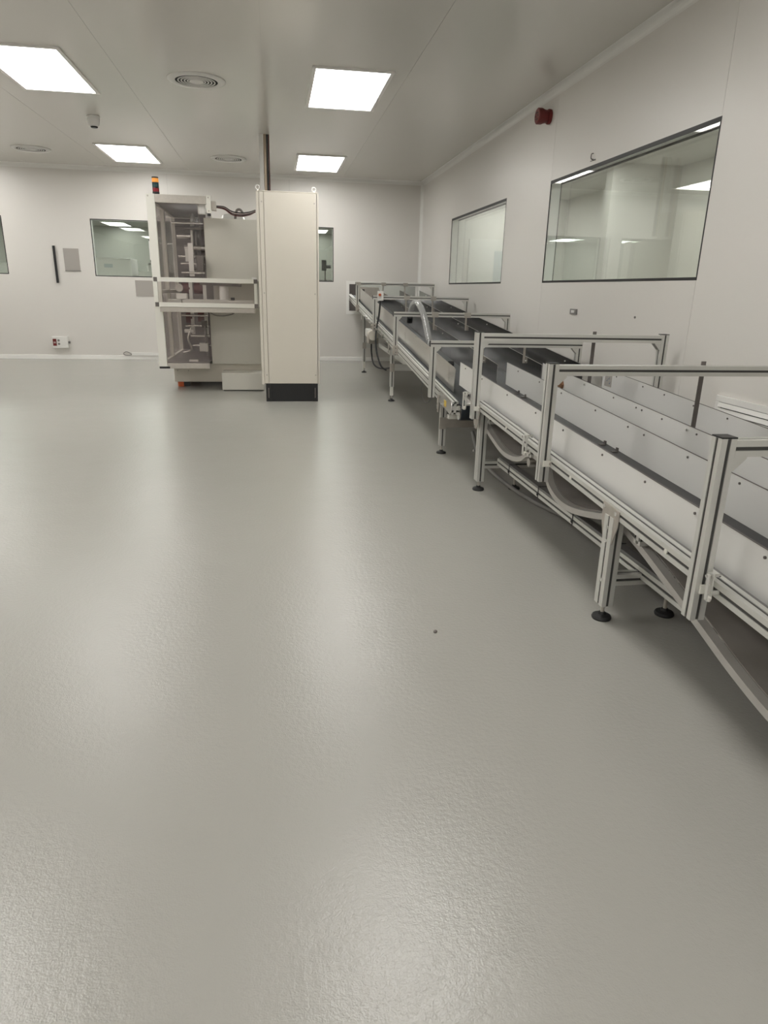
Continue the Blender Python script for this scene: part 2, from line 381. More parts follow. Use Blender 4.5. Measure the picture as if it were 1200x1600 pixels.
# ------------------------------------------------------------------ neighbouring rooms seen through the glass
CX0, CX1 = XR + T, 5.6                         # corridor behind the right wall
struct(MB().box((CX0 - .08, -3, -.1), (CX1 + .2, 13.5, 0)).build('floor_corridor', 'floor'))
struct(MB().box((CX0, -3, 2.905), (CX1, 13.5, 3.0)).build('ceiling_corridor', 'wall'))
struct(MB().box((CX1, -3, 0), (CX1 + .1, 13.5, 2.905)).build('wall_corridor', 'wall'))
struct(MB().box((CX0, 13.4, 0), (CX1, 13.5, 2.905)).build('wall_corridor_end', 'wall'))
struct(MB().box((CX0, -3.1, 0), (CX1, -3, 2.905)).build('wall_corridor_start', 'wall'))
struct(MB().box((4.6, 9.55, 0), (CX1, 9.75, 2.905)).build('wall_corridor_pier', 'wall'))
BY0, BY1 = YB + T, 24.0                        # hall behind the back wall
struct(MB().box((-8, BY0 - .08, -.1), (XR + .1, BY1, 0)).build('floor_hall', 'floor'))
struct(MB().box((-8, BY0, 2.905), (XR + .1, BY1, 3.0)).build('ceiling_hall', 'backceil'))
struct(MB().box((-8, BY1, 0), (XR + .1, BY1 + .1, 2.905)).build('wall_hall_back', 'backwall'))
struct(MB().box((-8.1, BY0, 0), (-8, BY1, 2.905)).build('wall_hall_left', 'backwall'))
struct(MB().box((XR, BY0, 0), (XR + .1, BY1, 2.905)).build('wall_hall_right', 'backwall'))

# ------------------------------------------------------------------ ceiling lights
def ceiling_light(loc, label, W=.612, L=1.25):
    r = thing('ceiling_light', label, 'light', loc, None); x, y, z = loc
    m = MB(); f = .032; d = .014
    for (p, q) in (((x - W / 2 - f, y - L / 2 - f), (x + W / 2 + f, y - L / 2)), ((x - W / 2 - f, y + L / 2), (x + W / 2 + f, y + L / 2 + f)),
                   ((x - W / 2 - f, y - L / 2), (x - W / 2, y + L / 2)), ((x + W / 2, y - L / 2), (x + W / 2 + f, y + L / 2))):
        m.box((p[0], p[1], z - d), (q[0], q[1], z))
    m.build('frame', 'lampframe', r)
    MB().box((x - W / 2, y - L / 2, z - .005), (x + W / 2, y + L / 2, z - .0005)).build('diffuser', 'lamp', r)
    return r
LX = (.70, -1.90, -4.50); LY = (10.81, 6.97, 3.13, -.71, -4.55, -8.39)
lab = {(0, 1): 'recessed rectangular ceiling light beside the large round ceiling vent', (0, 0): 'recessed ceiling light near the back wall, beside the cable riser',
       (1, 1): 'recessed ceiling light in front of the white ceiling detector', (1, 0): 'recessed ceiling light near the back wall above the signal tower'}
L0 = ceiling_light((LX[0], LY[1], ZC), lab[(0, 1)])
for i, x in enumerate(LX):
    for j, y in enumerate(LY):
        if (i, j) == (0, 1): continue
        if (i, j) in lab: dup(L0, (x, y, ZC), lab[(i, j)])
        else: dup(L0, (x, y, ZC), 'recessed ceiling light on the rest of the cleanroom ceiling', 'other cleanroom ceiling lights')
for y in (1.0, 4.84, 8.68, 12.3): dup(L0, (4.1, y, ZC), 'recessed ceiling light in the corridor behind the right wall windows', 'corridor ceiling lights')
for x in (-6.6, -4.6, -2.6, -.6, 1.4):
    for y in (14.6, 17.4, 20.2, 23.0): dup(L0, (x, y, ZC), 'recessed ceiling light in the hall behind the back wall windows', 'hall ceiling lights')

# ------------------------------------------------------------------ round ceiling vents, detector
def vent(loc, label):
    r = thing('ceiling_vent', label, 'vent', loc, 'round ceiling vents'); x, y, z = loc
    MB().lathe([(.182, 0), (.248, 0), (.248, -.008), (.235, -.016), (.195, -.018), (.182, -.014), (.182, 0)], loc, 48, caps=False).build('rim', 'white', r, smooth=True)
    MB().lathe([(.001, -.0005), (.181, -.0005), (.181, -.012), (.001, -.012)], loc, 40, caps=False).build('plenum', 'dark', r)
    for k in range(4):
        R = .162 - k * .027
        MB().lathe([(R, -.0122), (R, -.0162), (R - .011, -.0168), (R - .011, -.0122)], loc, 40, caps=False).build('louvre_ring', 'white', r, smooth=True)
    MB().lathe([(.001, -.014), (.06, -.014), (.062, -.016), (.058, -.019), (.001, -.02)], loc, 32).build('centre_disc', 'white', r, smooth=True)
    return r
V0 = vent((-.612, 6.96, ZC), 'round white ceiling vent with ring slots beside a ceiling light')
dup(V0, (-.571, 10.78, ZC), 'round white ceiling vent near the back wall beside the cable riser')
dup(V0, (-3.17, 10.79, ZC), 'round white ceiling vent near the back wall on the side with the wall socket')
d = thing('ceiling_detector', 'small white detector hanging from the ceiling between two lights', 'detector', (-1.86, 8.62, ZC))
MB().lathe([(.001, 0), (.066, 0), (.07, -.012), (.066, -.02), (.001, -.02)], (-1.86, 8.62, ZC), 28).build('base', 'white', d, smooth=True)
MB().lathe([(.001, -.0205), (.062, -.0205), (.06, -.06), (.05, -.095), (.04, -.1), (.001, -.1)], (-1.86, 8.62, ZC), 28).build('body', 'white', d, smooth=True)
MB().lathe([(.001, -.1005), (.038, -.1005), (.034, -.113), (.001, -.114)], (-1.86, 8.62, ZC), 24).build('sensor', 'black', d, smooth=True)
#BODY
# ================================================================== conveyors
def screws(pts, n, r, parent, m='strap', name='screws'):
    first = None
    for p in pts:
        if first is None:
            k = SKEW[0]; SKEW[0] = 0.0; first = MB().cyl((0, 0, 0), Vector(n) * .004, r, 8).build('screw', m, None); o = first; SKEW[0] = k
        else: o = first.copy(); COL.objects.link(o)
        o.parent = parent; o.location = Vector(skew(p)) - OFF.get(parent.name, Vector((0, 0, 0)))
    return first
def sheet(name, m, parent, X, t, y0, y1, zb, zt, skew0=0.0, skew1=0.0):
    """thin upright plate along Y with sloping lower (zb) and upper (zt) edges, each a function of Y"""
    P = [(y0, zb(y0)), (y1, zb(y1)), (y1 + skew1, zt(y1 + skew1)), (y0 + skew0, zt(y0 + skew0))]
    return MB().prism(P, X - t / 2, X + t / 2, 'x').build(name, m, parent, label=None)
def level_foot(parent_leg, x, y, ztop):
    f = MB().lathe([(.001, 0), (.036, 0), (.038, .006), (.034, .014), (.016, .020), (.012, .028), (.001, .028)], (x, y, 0), 24).build('levelling_foot', 'rubber', parent_leg, smooth=True)
    MB().cyl((x, y, .0285), (x, y, ztop), .0075, 12).build('foot_stem', 'zinc', parent_leg)
    return f
def end_cap(parent, x, y, z, s=.046): return MB().box((x - s / 2, y - s / 2, z), (x + s / 2, y + s / 2, z + .004)).build('end_cap', 'black', parent)
def gusset(parent, x, y, z, sx, s=.04):
    return MB().prism([(x, z), (x + sx * s, z), (x + sx * s, z - .006), (x + sx * .006, z - s), (x, z - s)], y - .019, y + .019, 'y').build('gusset', 'alu', parent)
def clamp(parent, x, y, z, lean=.15, s=1.0):
    c = MB().box((x - .009 * s, y - .010 * s, z - .012 * s), (x + .009 * s, y + .010 * s, z + .010 * s)).build('clamp_lever', 'alu', parent, bevel=.002)
    for d_ in (-.008, .008):
        MB().beam((x - .010 * s + d_ * s, y - .011 * s, z + .010 * s), (x - .014 * s + d_ * s, y - .022 * s, z - .085 * s), .005 * s, .014 * s, (0, 1, 0)).build('lever_arm', 'alu', c, bevel=.001)
    MB().cyl((x - .024 * s, y - .006 * s, z), (x + .030 * s, y - .006 * s, z), .006 * s, 10).build('pivot_pin', 'chrome', c)
    MB().cyl((x - .006 * s, y - .018 * s, z - .06 * s), (x + .036 * s, y - .018 * s, z - .06 * s), .008 * s, 12).build('clamp_plunger', 'alu', c)
    MB().cyl((x - .012 * s, y - .022 * s, z - .087 * s), (x - .012 * s, y - .026 * s, z - .072 * s), .009 * s, 10).build('lever_tip', 'alubar', c)
    return c
def post_bracket(parent, x, y, z):
    b = MB().box((x - .024, y - .030, z - .014), (x + .030, y - .0235, z + .014)).build('post_bracket', 'alubar', parent, bevel=.0015)
    MB().cyl((x + .012, y - .033, z), (x + .012, y - .0305, z), .008, 12).build('bolt', 'zinc', b)
    return b

# ---------------------------------------------------------------- near conveyor (white panels)
zN = lambda y: .468 + .052 * (y - 2.25)                # top of the side rail
pN = lambda y: .842 + .0565 * (y - 1.61)               # top of the guard posts
tN = lambda y: .573 + .0525 * (y - 1.85)               # top of panels and dividers
N = thing('belt_conveyor', 'inclined three lane belt conveyor with white lacquered side panels and slotted aluminium frame', 'conveyor', (1.78, 2.2, 0))
XA, XB = 1.240, 2.322
Y0, Y1 = -.6, 4.06
for X in (XA, XB):
    r = MB().prof((X, Y0, zN(Y0) - .0225), (X, Y1, zN(Y1) - .0225)).build('side_rail', 'alu', N)
    if X == XA:
        screws([(X - .0205, y, zN(y) - .0225) for y in (.9, 1.85, 2.6, 3.45)], (-1, 0, 0), .009, r, 'alubar')
        MB().beam((X + .03, Y0, zN(Y0) - .012), (X + .03, Y1, zN(Y1) - .012), .013, .018).build('edge_strip', 'duct', N)
# cross members between the rails
for y in (-.3, .35, 2.1, 3.2, 3.9):
    MB().prof((XA + .0228, y, zN(y) - .0855), (XB - .0228, y, zN(y) - .0855)).build('cross_member', 'alu', N)
    for X, q in ((XA, 1), (XB, -1)): MB().box((X + q * .0228, y - .03, zN(y) - .062), (X + q * .0268, y + .03, zN(y) - .004)).build('joint_plate', 'zinc', N)
# belt: carrying run, nose, sagging return run
def beltloop(name, m, parent, x0, x1, pts, t):
    up = spline(pts, 8); n = len(up); vs = []; fs = []
    for i, p in enumerate(up):
        d = (up[min(i + 1, n - 1)] - up[max(i - 1, 0)]).normalized(); nn = Vector((0, -d.z, d.y))
        for x in (x0, x1):
            vs.append((x, p.y, p.z)); q = p + nn * t; vs.append((x, q.y, q.z))
    for i in range(n - 1):
        a, b = i * 4, i * 4 + 4
        fs += [(a, a + 2, b + 2, b), (a + 1, b + 1, b + 3, a + 3), (a, b, b + 1, a + 1), (a + 2, a + 3, b + 3, b + 2)]
    k = (n - 1) * 4; fs += [(0, 1, 3, 2), (k, k + 2, k + 3, k + 1)]
    return MB().add(vs, fs).build(name, m, parent, smooth=True)
zb = lambda y: zN(y) - .038                            # belt surface
MB().prism([(Y0, zb(Y0) - .004), (4.55, zb(4.55) - .004), (4.55, zb(4.55)), (Y0, zb(Y0))], 1.282, 2.28, 'x').build('belt', 'beltd', N)
MB().prism([(Y0 + .1, zb(Y0 + .1) - .010), (4.5, zb(4.5) - .010), (4.5, zb(4.5) - .0055), (Y0 + .1, zb(Y0 + .1) - .0055)], 1.30, 2.262, 'x').build('slider_bed', 'steel', N)
MB().cyl((1.284, 4.55, zb(4.55) - .03), (2.278, 4.55, zb(4.55) - .03), .0295, 20).build('nose_roller', 'beltd', N, smooth=True)
sag = [(4.56, .525), (4.3, .50), (4.12, .465), (4.03, .425), (3.85, .376), (3.66, .342), (3.50, .346), (3.37, .374), (3.28, .42), (3.16, .435), (3.03, .41), (2.95, .335), (2.82, .302), (2.66, .312), (2.46, .357), (2.36, .385), (2.25, .385),
       (2.16, .366), (2.05, .340), (1.74, .252), (1.54, .192), (1.36, .152), (1.1, .115), (.8, .11), (.5, .16), (.2, .25), (-.1, .28), (-.6, .27)]
beltloop('return_belt', 'belts', N, 1.312, 2.272, [(0, y, z) for y, z in sag], .004)
beltloop('return_belt_edge', 'belte', N, 1.278, 1.310, [(0, y, z - .004) for y, z in sag], .026)
# side panels and lane dividers
YP = 4.745
def lane_panel(name, X, y0, y1, zlow, sy, m='panel'):
    p = sheet(name, m, N, X, .004, y0, y1, lambda y: zlow(y), tN)
    MB().beam((X, y0, tN(y0) + .0008), (X, y1, tN(y1) + .0008), .006, .0016).build('edge_trim', 'strap', p)
    screws([(X - .002, y, tN(y) - .022) for y in sy], (-1, 0, 0), .0048, p)
    return p
lane_panel('side_panel', 1.300, -.6, YP, lambda y: zb(y) + .004, (4.6, 4.2, 3.7, 3.25, 2.9, 2.5, 2.16, 1.85, 1.52, 1.2, .8, .3))
lane_panel('lane_divider', 1.645, -.6, YP, lambda y: tN(y) - .155, (4.5, 4.1, 3.75, 3.3, 2.95, 2.8, 2.45, 2.12, 1.8, 1.4, .8))
lane_panel('lane_divider', 1.905, -.6, 4.72, lambda y: tN(y) - .155, (4.0, 3.62, 3.36, 3.3, 3.1, 2.8, 2.3, 1.8, 1.2))
lane_panel('side_panel', 2.265, -.6, 4.50, lambda y: zb(y) + .004, (4.3, 3.95, 3.7, 3.4, 3.1, 2.75, 2.4, 1.8))
for y in (4.45, 4.32, 3.15, 3.02, 1.6, 1.45):            # divider feet
    b = MB().box((1.612, y - .010, zb(y) + .0005), (1.6425, y + .010, zb(y) + .005)); b.box((1.6375, y - .010, zb(y) + .005), (1.6425, y + .010, zb(y) + .022)); b.build('divider_bracket', 'strap', N)
MB().prism([(y + .36, z + .012) for y, z in ((4.04, .60), (4.00, .577), (3.965, .585), (3.955, .61), (3.97, .635), (4.01, .645))], 1.885, 1.902, 'x').build('resin_plug', 'brown', N, bevel=.002, label='brown resin plug on lane divider')
# tape marks on the right panel end
MB().box((2.2617, 4.36, .60), (2.2628, 4.46, .69)).build('clear_tape', 'clearp', N)
mk = MB()
for k, (dy, dz) in enumerate(((.02, .02), (.035, .05), (.06, .035), (.07, .065))): mk.box((2.2612, 4.36 + dy, .60 + dz), (2.2616, 4.375 + dy, .604 + dz)); mk.box((2.2612, 4.36 + dy, .60 + dz), (2.2616, 4.364 + dy, .615 + dz))
mk.build('ink_marks', 'ink', N)
# guard portals
bracket_y = {}
for y, zlo in ((1.632, .305), (2.847, .383), (3.975, .463), (.42, .23)):
    zt = pN(y - .02)
    for X, sx in ((1.193, 1), (2.368, -1)):
        p = MB().prof((X, y, zlo), (X, y, zt)).build('guard_post', 'alu', N)
        end_cap(p, X, y, zt + .0002)
        gusset(p, X + sx * .0228, y, zt - .0505, sx)
    MB().prof((1.2158, y, zt - .0275), (2.3452, y, zt - .0275)).build('crossbar', 'alu', N)
    st = MB().box((1.915, y + .0232, tN(y) - .04), (1.937, y + .0275, zt + .012)).build('hanger_strap', 'strap', N)
    MB().cyl((1.895, y + .025, tN(y) - .018), (1.9145, y + .025, tN(y) - .018), .007, 10).build('bolt', 'chrome', st)
    post_bracket(N, 1.205, y, zN(y) - .03)
clamp(N, 1.200, 1.592, .455, s=.8); clamp(N, 1.205, 3.11, .535, s=1.0); clamp(N, 1.235, 4.33, .565, s=1.15)
# legs
def near_leg(x, y, side):
    zt = zN(y) - .046
    l = MB().prof((x, y, .062), (x, y, zt), .045, .066).build('leg', 'alu', N)
    level_foot(l, x, y, .0618)
    if side:
        xf = x - .0228
        zt2 = zN(y)
        pl = MB().prism([(y - .062, zt2 - .012), (y + .062, zt2 - .004), (y + .064, zt2 - .07), (y + .034, zt2 - .150), (y + .018, zt2 - .162), (y - .018, zt2 - .162), (y - .034, zt2 - .148), (y - .062, zt2 - .07)], XA - .0275, XA - .0228, 'x').build('leg_plate', 'zinc', l, bevel=.001)
        b = MB()
        for dy, dz in ((-.045, -.024), (.045, -.020), (0, -.09), (.0, -.142), (-.005, -.30)): b.cyl((XA - .0325, y + dy, zt2 + dz), (XA - .0277, y + dy, zt2 + dz), .008, 10)
        b.build('plate_bolts', 'chrome', pl)
    return l
for y, xl in ((2.22, 1.232), (4.003, 1.258), (-.42, 1.225)):
    near_leg(xl, y, True); near_leg(XB - .01, y, False)
    lb = MB().prof((xl + .0228, y, .168), (XB - .033, y, .168)).build('lower_crossbar', 'alu', N)
    level_foot(lb, 1.497, y, .145)
lr = MB().prof((1.382, 1.70, .213 - .022), (1.382, 3.967, .213 - .022)).build('lower_rail', 'alu', N)
MB().box((1.362, 1.72, .2145), (1.404, 3.95, .226)).build('cable_duct', 'duct', N)
for y in (3.74, 3.27, 2.83, 2.42, 1.86):
    m = MB().box((1.3575, y - .004, .166), (1.3592, y + .004, .229)); m.box((1.3575, y - .004, .2275), (1.408, y + .004, .229)); m.box((1.352, y - .006, .180), (1.3575, y + .006, .192)); m.build('cable_tie', 'cable', N)
MB().box((1.33, 3.56, .41), (1.42, 3.63, .435)).build('return_roller_bracket', 'alubar', N)
for y, z in ((4.16, .44), (3.2, .405), (2.3, .36)): MB().cyl((1.262, y, z - .026), (2.30, y, z - .026), .022, 16).build('return_roller', 'steel', N, smooth=True)

# ---------------------------------------------------------------- far conveyor (stainless panels)
SKEW[0] = .0127
zF = lambda y: .535 + .082 * (y - 5.40)
pF = lambda y: .840 + .0823 * (y - 5.157)
tF = lambda y: .658 + .0849 * (y - 4.857)
dF = lambda y: .692 + .077 * (y - 4.75)
F = thing('belt_conveyor', 'inclined belt conveyor with brushed steel side panels rising into the back wall hatch', 'conveyor', (1.78, 8.0, 0))
G0, G1 = 4.585, 12.5
for X in (XA, XB):
    r = MB().prof((X, G0, zF(G0) - .045), (X, G1, zF(G1) - .045), .045, .09).build('side_rail', 'alu', F)
    zc = zF(G0) - .045; sgn = -1 if X == XA else 1
    e = MB().prism([(G0 + .045, zc + .052), (G0 + .38, zF(G0 + .38) + .002), (G0 + .38, zF(G0 + .38) - .094), (G0 + .045, zc - .048)] + [(G0 + .045 - .055 * math.sin(t), zc + .002 - .05 * math.cos(t)) for t in [math.pi * k / 8 for k in range(1, 8)]],
                   X + sgn * .0232, X + sgn * .0285, 'x').build('end_plate', 'steel', r, bevel=.0015)
    if X == XA:
        MB().box((X - .0300, G0 + .15, zc - .018), (X - .0287, G0 + .22, zc + .026)).build('label_plate', 'yellow', e)
        b = MB()
        for dy, dz in ((.29, .05), (.34, .03), (.30, -.02)): b.cyl((X - .034, G0 + dy, zc + dz), (X - .0287, G0 + dy, zc + dz), .009, 10)
        b.build('bolts', 'chrome', e)
zf = lambda y: zF(y) - .018
MB().prism([(G0, zf(G0) - .005), (G1, zf(G1) - .005), (G1, zf(G1)), (G0, zf(G0))], 1.272, 2.290, 'x').build('belt', 'beltb', F)
MB().prism([(G0 + .1, zf(G0 + .1) - .011), (G1, zf(G1) - .011), (G1, zf(G1) - .0055), (G0 + .1, zf(G0 + .1) - .0055)], 1.285, 2.277, 'x').build('slider_bed', 'steel', F)
MB().cyl((1.274, G0, zf(G0) - .0565), (2.288, G0, zf(G0) - .0565), .056, 28).build('end_drum', 'beltb', F, smooth=True)
for X0, X1 in ((1.2635, 1.2735), (2.2885, 2.298)): MB().cyl((X0, G0, zf(G0) - .0565), (X1, G0, zf(G0) - .0565), .05, 24).build('drum_flange', 'chrome', F, smooth=True)
MB().box((1.275, 4.90, .288), (1.37, 4.955, .318)).build('sensor_block', 'alubar', F, bevel=.003)
MB().prism([(G0, zf(G0) - .112), (G1, zf(G1) - .112), (G1, zf(G1) - .107), (G0, zf(G0) - .107)], 1.29, 2.27, 'x').build('return_belt', 'belts', F)
yy = [4.90, 5.075, 7.03, 8.6, 10.1, 11.35]
for k in range(len(yy) - 1):
    p = sheet('side_panel', 'steel', F, 1.302, .003, yy[k] + .003, yy[k + 1] - .003, lambda y: zF(y) - .006, tF, -.03 if k == 0 else 0)
    MB().beam((1.302, yy[k] + .003, tF(yy[k]) + .002), (1.302, yy[k + 1] - .003, tF(yy[k + 1]) + .002), .007, .005).build('hem', 'steel', p)
yy = [4.83, 6.3, 8.0, 9.7, 11.35]
for X, nm in ((1.605, 'lane_divider'), (1.945, 'lane_divider'), (2.27, 'side_panel')):
    for k in range(len(yy) - 1):
        p = sheet(nm, 'steeld', F, X, .003, yy[k] + .002, yy[k + 1] - .002, lambda y: zf(y) + .012, dF)
        MB().beam((X, yy[k] + .002, dF(yy[k]) + .002), (X, yy[k + 1] - .002, dF(yy[k + 1]) + .001), .004, .003).build('hem', 'steel', p)
        screws([(X - .0015, y, dF(y) - .03) for y in (yy[k] + .35, yy[k] + 1.1)], (-1, 0, 0), .006, p, 'alubar')
for i, y in enumerate((5.175, 7.01, 8.70, 10.78)):
    zt = pF(y); w = .045
    for X, sx in ((1.193, 1), (2.368, -1)):
        p = MB().prof((X, y, zt - .43), (X, y, zt - .0455)).build('guard_post', 'alu', F)
        gusset(p, X + sx * .0228, y, zt - .0460, sx, .035)
        if X < 2 and i:
            b = MB().box((1.165, y - .05, zF(y) - .095), (1.2168, y - .024, zF(y) - .005)).build('post_bracket', 'zinc', p, bevel=.001)
            c = MB()
            for dz in (-.03, -.07): c.cyl((1.19, y - .054, zF(y) + dz), (1.19, y - .0502, zF(y) + dz), .008, 10)
            c.build('bolts', 'chrome', b)
    c = MB().prof((1.168, y, zt - .0225), (2.392, y, zt - .0225)).build('crossbar', 'alu', F)
    MB().box((1.164, y - .0225, zt - .045), (1.168, y + .0225, zt)).build('end_cap', 'black', c)
    for X in (1.605, 1.945):
        s_ = MB().box((X - .021, y + .0232, dF(y) - .05), (X - .003, y + .0272, zt - .004)).build('hanger_strap', 'zinc', F)
        if i: MB().box((X - .045, y - .0275, zt - .048), (X + .025, y + .0232, zt + .003)).build('strap_clamp', 'zinc', s_, bevel=.002)
    if i == 3: MB().box((1.17, y - .05, zt - .03), (1.24, y - .0235, zt + .002)).build('bar_clamp', 'zinc', F)
# legs, brackets, lower frame
for k, (y, xl, zb1) in enumerate(((5.02, 1.258, .24), (7.60, 1.260, .375), (10.35, 1.262, .40))):
    for X, s_ in ((xl, 1), (XB - .01, -1)):
        zt = zF(y) - .092
        l = MB().prof((X, y, .16 if k else .06), (X, y, zt)).build('leg', 'alu', F)
        if k: MB().box((X - .017, y - .017, .062), (X + .017, y + .017, .16)).build('leg_extension', 'alubar', l)
        level_foot(l, X, y, .0615)
        MB().box((X - .0265 - .004, y - .0285, zb1 - .045), (X + .026, y - .0235, zb1 + .045)).build('angle_bracket', 'zinc', l, bevel=.001)
        MB().prism([(y - .03, zF(y) - .05), (y + .03, zF(y) - .05), (y + .022, zF(y) - .18), (y - .022, zF(y) - .18)], XA - .0275 if s_ > 0 else XB + .0235, XA - .0235 if s_ > 0 else XB + .0275, 'x').build('leg_plate', 'zinc', l)
        if s_ > 0:
            b = MB()
            for dz in (-.07, -.12, -.165): b.cyl((XA - .033, y, zF(y) + dz), (XA - .0277, y, zF(y) + dz), .009, 10)
            b.build('bolts', 'chrome', l)
    MB().box((xl + .0228, y - .02, zb1 - .035), (XB - .033, y + .02, zb1 + .035)).build('lower_crossbar', 'zinc' if k == 0 else 'alu', F)
MB().beam((1.50, 5.041, .225), (1.50, 7.579, .385), .045, .07).build('lower_rail', 'alu', F)
MB().beam((1.50, 7.621, .38), (1.50, 10.329, .41), .045, .06).build('lower_rail', 'alu', F)
MB().box((1.47, 6.5, .355), (1.53, 6.58, .375)).build('rail_joint', 'zinc', F)
# side-mounted hardware row, motor and control box
for k in range(9):
    y = 7.75 + k * .26; MB().cyl((XA - .05, y, zF(y) - .06), (XA - .0232, y, zF(y) - .06), .014 + .006 * (k % 2), 10).build('slot_bolt', 'chrome', F)
mo = MB().box((1.16, 9.02, .60), (1.36, 9.40, .70)).build('drive_motor', 'white', F, bevel=.012, label='cream drive motor under the far conveyor')
MB().cyl((1.20, 8.85, .64), (1.20, 9.02, .64), .062, 20).build('motor_fan_cover', 'cabinet', mo, smooth=True)
MB().box((1.17, 9.06, .52), (1.30, 9.3, .599)).build('gearbox', 'zinc', mo, bevel=.006)
MB().cyl((1.24, 9.2, .70), (1.24, 9.2, .78), .03, 16).build('motor_flange', 'zinc', mo)
cb = MB().box((1.217, 8.56, 1.072), (1.285, 8.64, 1.185)).build('control_box', 'white', F, bevel=.006, label='small cream control box on guard post')
MB().cyl((1.236, 8.54, 1.14), (1.236, 8.559, 1.14), .016, 14).build('stop_button', 'orange', cb, smooth=True)
MB().tube([(1.25, 8.60, 1.071), (1.235, 8.59, .9), (1.195, 8.53, .7), (1.185, 8.4, .5), (1.22, 8.25, .33), (1.28, 8.17, .28)], .011, 8).build('control_cable', 'cable', F, smooth=True)
MB().tube([(1.21, 9.1, .519), (1.21, 9.06, .40), (1.22, 8.9, .28), (1.28, 8.75, .24), (1.36, 8.5, .27), (1.4, 8.3, .33)], .010, 8).build('motor_cable', 'cable', F, smooth=True)
MB().tube([(1.49, 7.0, .32), (1.49, 7.02, .18), (1.49, 6.85, .11), (1.49, 6.68, .13), (1.49, 6.5, .22), (1.49, 6.45, .28)], .004, 6).build('loose_wire', 'greyc', F, smooth=True)
# parts by the hatch
bxs = MB().box((1.30, 11.45, 1.045), (1.62, 11.9, 1.235)).build('product_guide', 'zinc', F, bevel=.003)
MB().box((1.33, 11.447, 1.08), (1.38, 11.4495, 1.12)).build('guide_slot', 'black', bxs); MB().box((1.33, 11.447, 1.14), (1.38, 11.4495, 1.20)).build('guide_slot', 'black', bxs)

MB().cyl((1.3045, 5.12, tF(5.12) - .006), (1.345, 5.12, tF(5.12) - .006), .020, 16).build('panel_knob', 'rubber', F, smooth=True)
SKEW[0] = 0.0
# black cable sweeping on the floor beneath the two conveyors
tag(MB().tube([(1.42, 4.75, .22), (1.42, 4.55, .10), (1.44, 4.2, .035), (1.50, 3.7, .016), (1.62, 3.2, .016), (1.7, 2.4, .016)], .013, 10).build('floor_cable', 'greyc', smooth=True), 'grey cable drooping to the floor under the joint of the two conveyors', 'cable')

# clear hose arched over the crossbar of the far conveyor
h = thing('clear_hose', 'clear flexible suction hose arched over a crossbar of the steel sided conveyor', 'hose', (1.42, 6.6, zf(6.6)))
hp = [(1.48, 7.60, .93), (1.47, 7.50, 1.00), (1.45, 7.30, 1.062), (1.44, 7.06, 1.084), (1.43, 6.84, 1.05), (1.43, 6.68, .985), (1.43, 6.55, .90), (1.425, 6.43, .82), (1.42, 6.30, .735), (1.42, 6.18, .655), (1.42, 6.11, zf(6.11) + .035)]
MB().tube(hp, .030, 14).build('tube', 'hose', h, smooth=True)
hc = MB(); S_ = spline(hp, 5)
for i in range(2, len(S_) - 2, 1):
    dd = (S_[i + 1] - S_[i - 1]).normalized(); hc.cyl(S_[i] - dd * .003, S_[i] + dd * .003, .0315, 14)
hc.build('spiral_rib', 'hose', h, smooth=True)['kind'] = 'stuff'
MB().tube([(1.48, 7.60, .93), (1.485, 7.64, .89), (1.485, 7.65, .86)], .032, 12).build('nozzle', 'rubber', h, smooth=True)

# ================================================================== electrical cabinet
K = thing('electrical_cabinet', 'tall beige grey electrical cabinet on a black plinth', 'cabinet', (.165, 7.82, 0))
kx0, kx1, ky0, ky1 = -.135, .47, 7.57, 8.07
MB().box((kx0 + .02, ky0 + .02, .196), (kx1 - .02, ky1, 2.11)).build('body', 'cabinet', K, bevel=.004)
for a, b in ((kx0 - .012, kx0 + .016), (kx1 - .006, kx1 + .012)): MB().box((a, ky0 + .006, .19), (b, ky1 - .01, 2.115)).build('side_panel', 'cabinet', K, bevel=.003)
fp = MB().box((kx0 + .064, ky0, .198), (kx1 - .010, ky0 + .018, 2.112)).build('front_panel', 'cabinet', K, bevel=.003)
MB().box((kx0 + .018, ky0 + .001, .198), (kx0 + .060, ky0 + .019, 2.112)).build('front_strip', 'cabinet', K, bevel=.003)
screws([(x, ky0 - .0002, z) for x in (kx0 + .042, kx1 - .032) for z in (.29, 1.14, 2.02)], (0, -1, 0), .008, fp, 'zinc')
MB().box((kx0 - .008, ky0 + .004, 2.1152), (kx1 + .008, ky1, 2.124)).build('roof', 'cabinet', K, bevel=.002)
for x in (kx0 + .004, kx1 - .035):
    for y in (ky0 + .03, ky1 - .03):
        e = MB().cyl((x, y, 2.1242), (x, y, 2.133), .012, 12).build('eye_bolt', 'white', K)
        t = MB(); R, r_ = .019, .006
        vs = []; fs = []
        for i in range(20):
            for j in range(8):
                a, b = 2 * math.pi * i / 20, 2 * math.pi * j / 8
                vs.append((x + (R + r_ * math.cos(b)) * math.cos(a), y + r_ * math.sin(b), 2.154 + (R + r_ * math.cos(b)) * math.sin(a)))
                fs.append((i * 8 + j, ((i + 1) % 20) * 8 + j, ((i + 1) % 20) * 8 + (j + 1) % 8, i * 8 + (j + 1) % 8))
        t.add(vs, fs).build('ring', 'white', e, smooth=True)
pb = MB().box((kx0 + .032, ky0 + .012, 0), (kx1 - .012, ky1 - .01, .1945)).build('plinth', 'black', K, bevel=.003)
for x0, x1 in ((kx0 + .028, kx0 + .085), (kx1 - .07, kx1 - .010)):
    c = MB().box((x0, ky0 + .004, .0005), (x1, ky0 + .0118, .194)).build('plinth_corner', 'black', pb, bevel=.002)
    MB().box(((x0 + x1) / 2 - .006, ky0 + .0015, .04), ((x0 + x1) / 2 + .006, ky0 + .0038, .15)).build('corner_slot', 'strap', c)

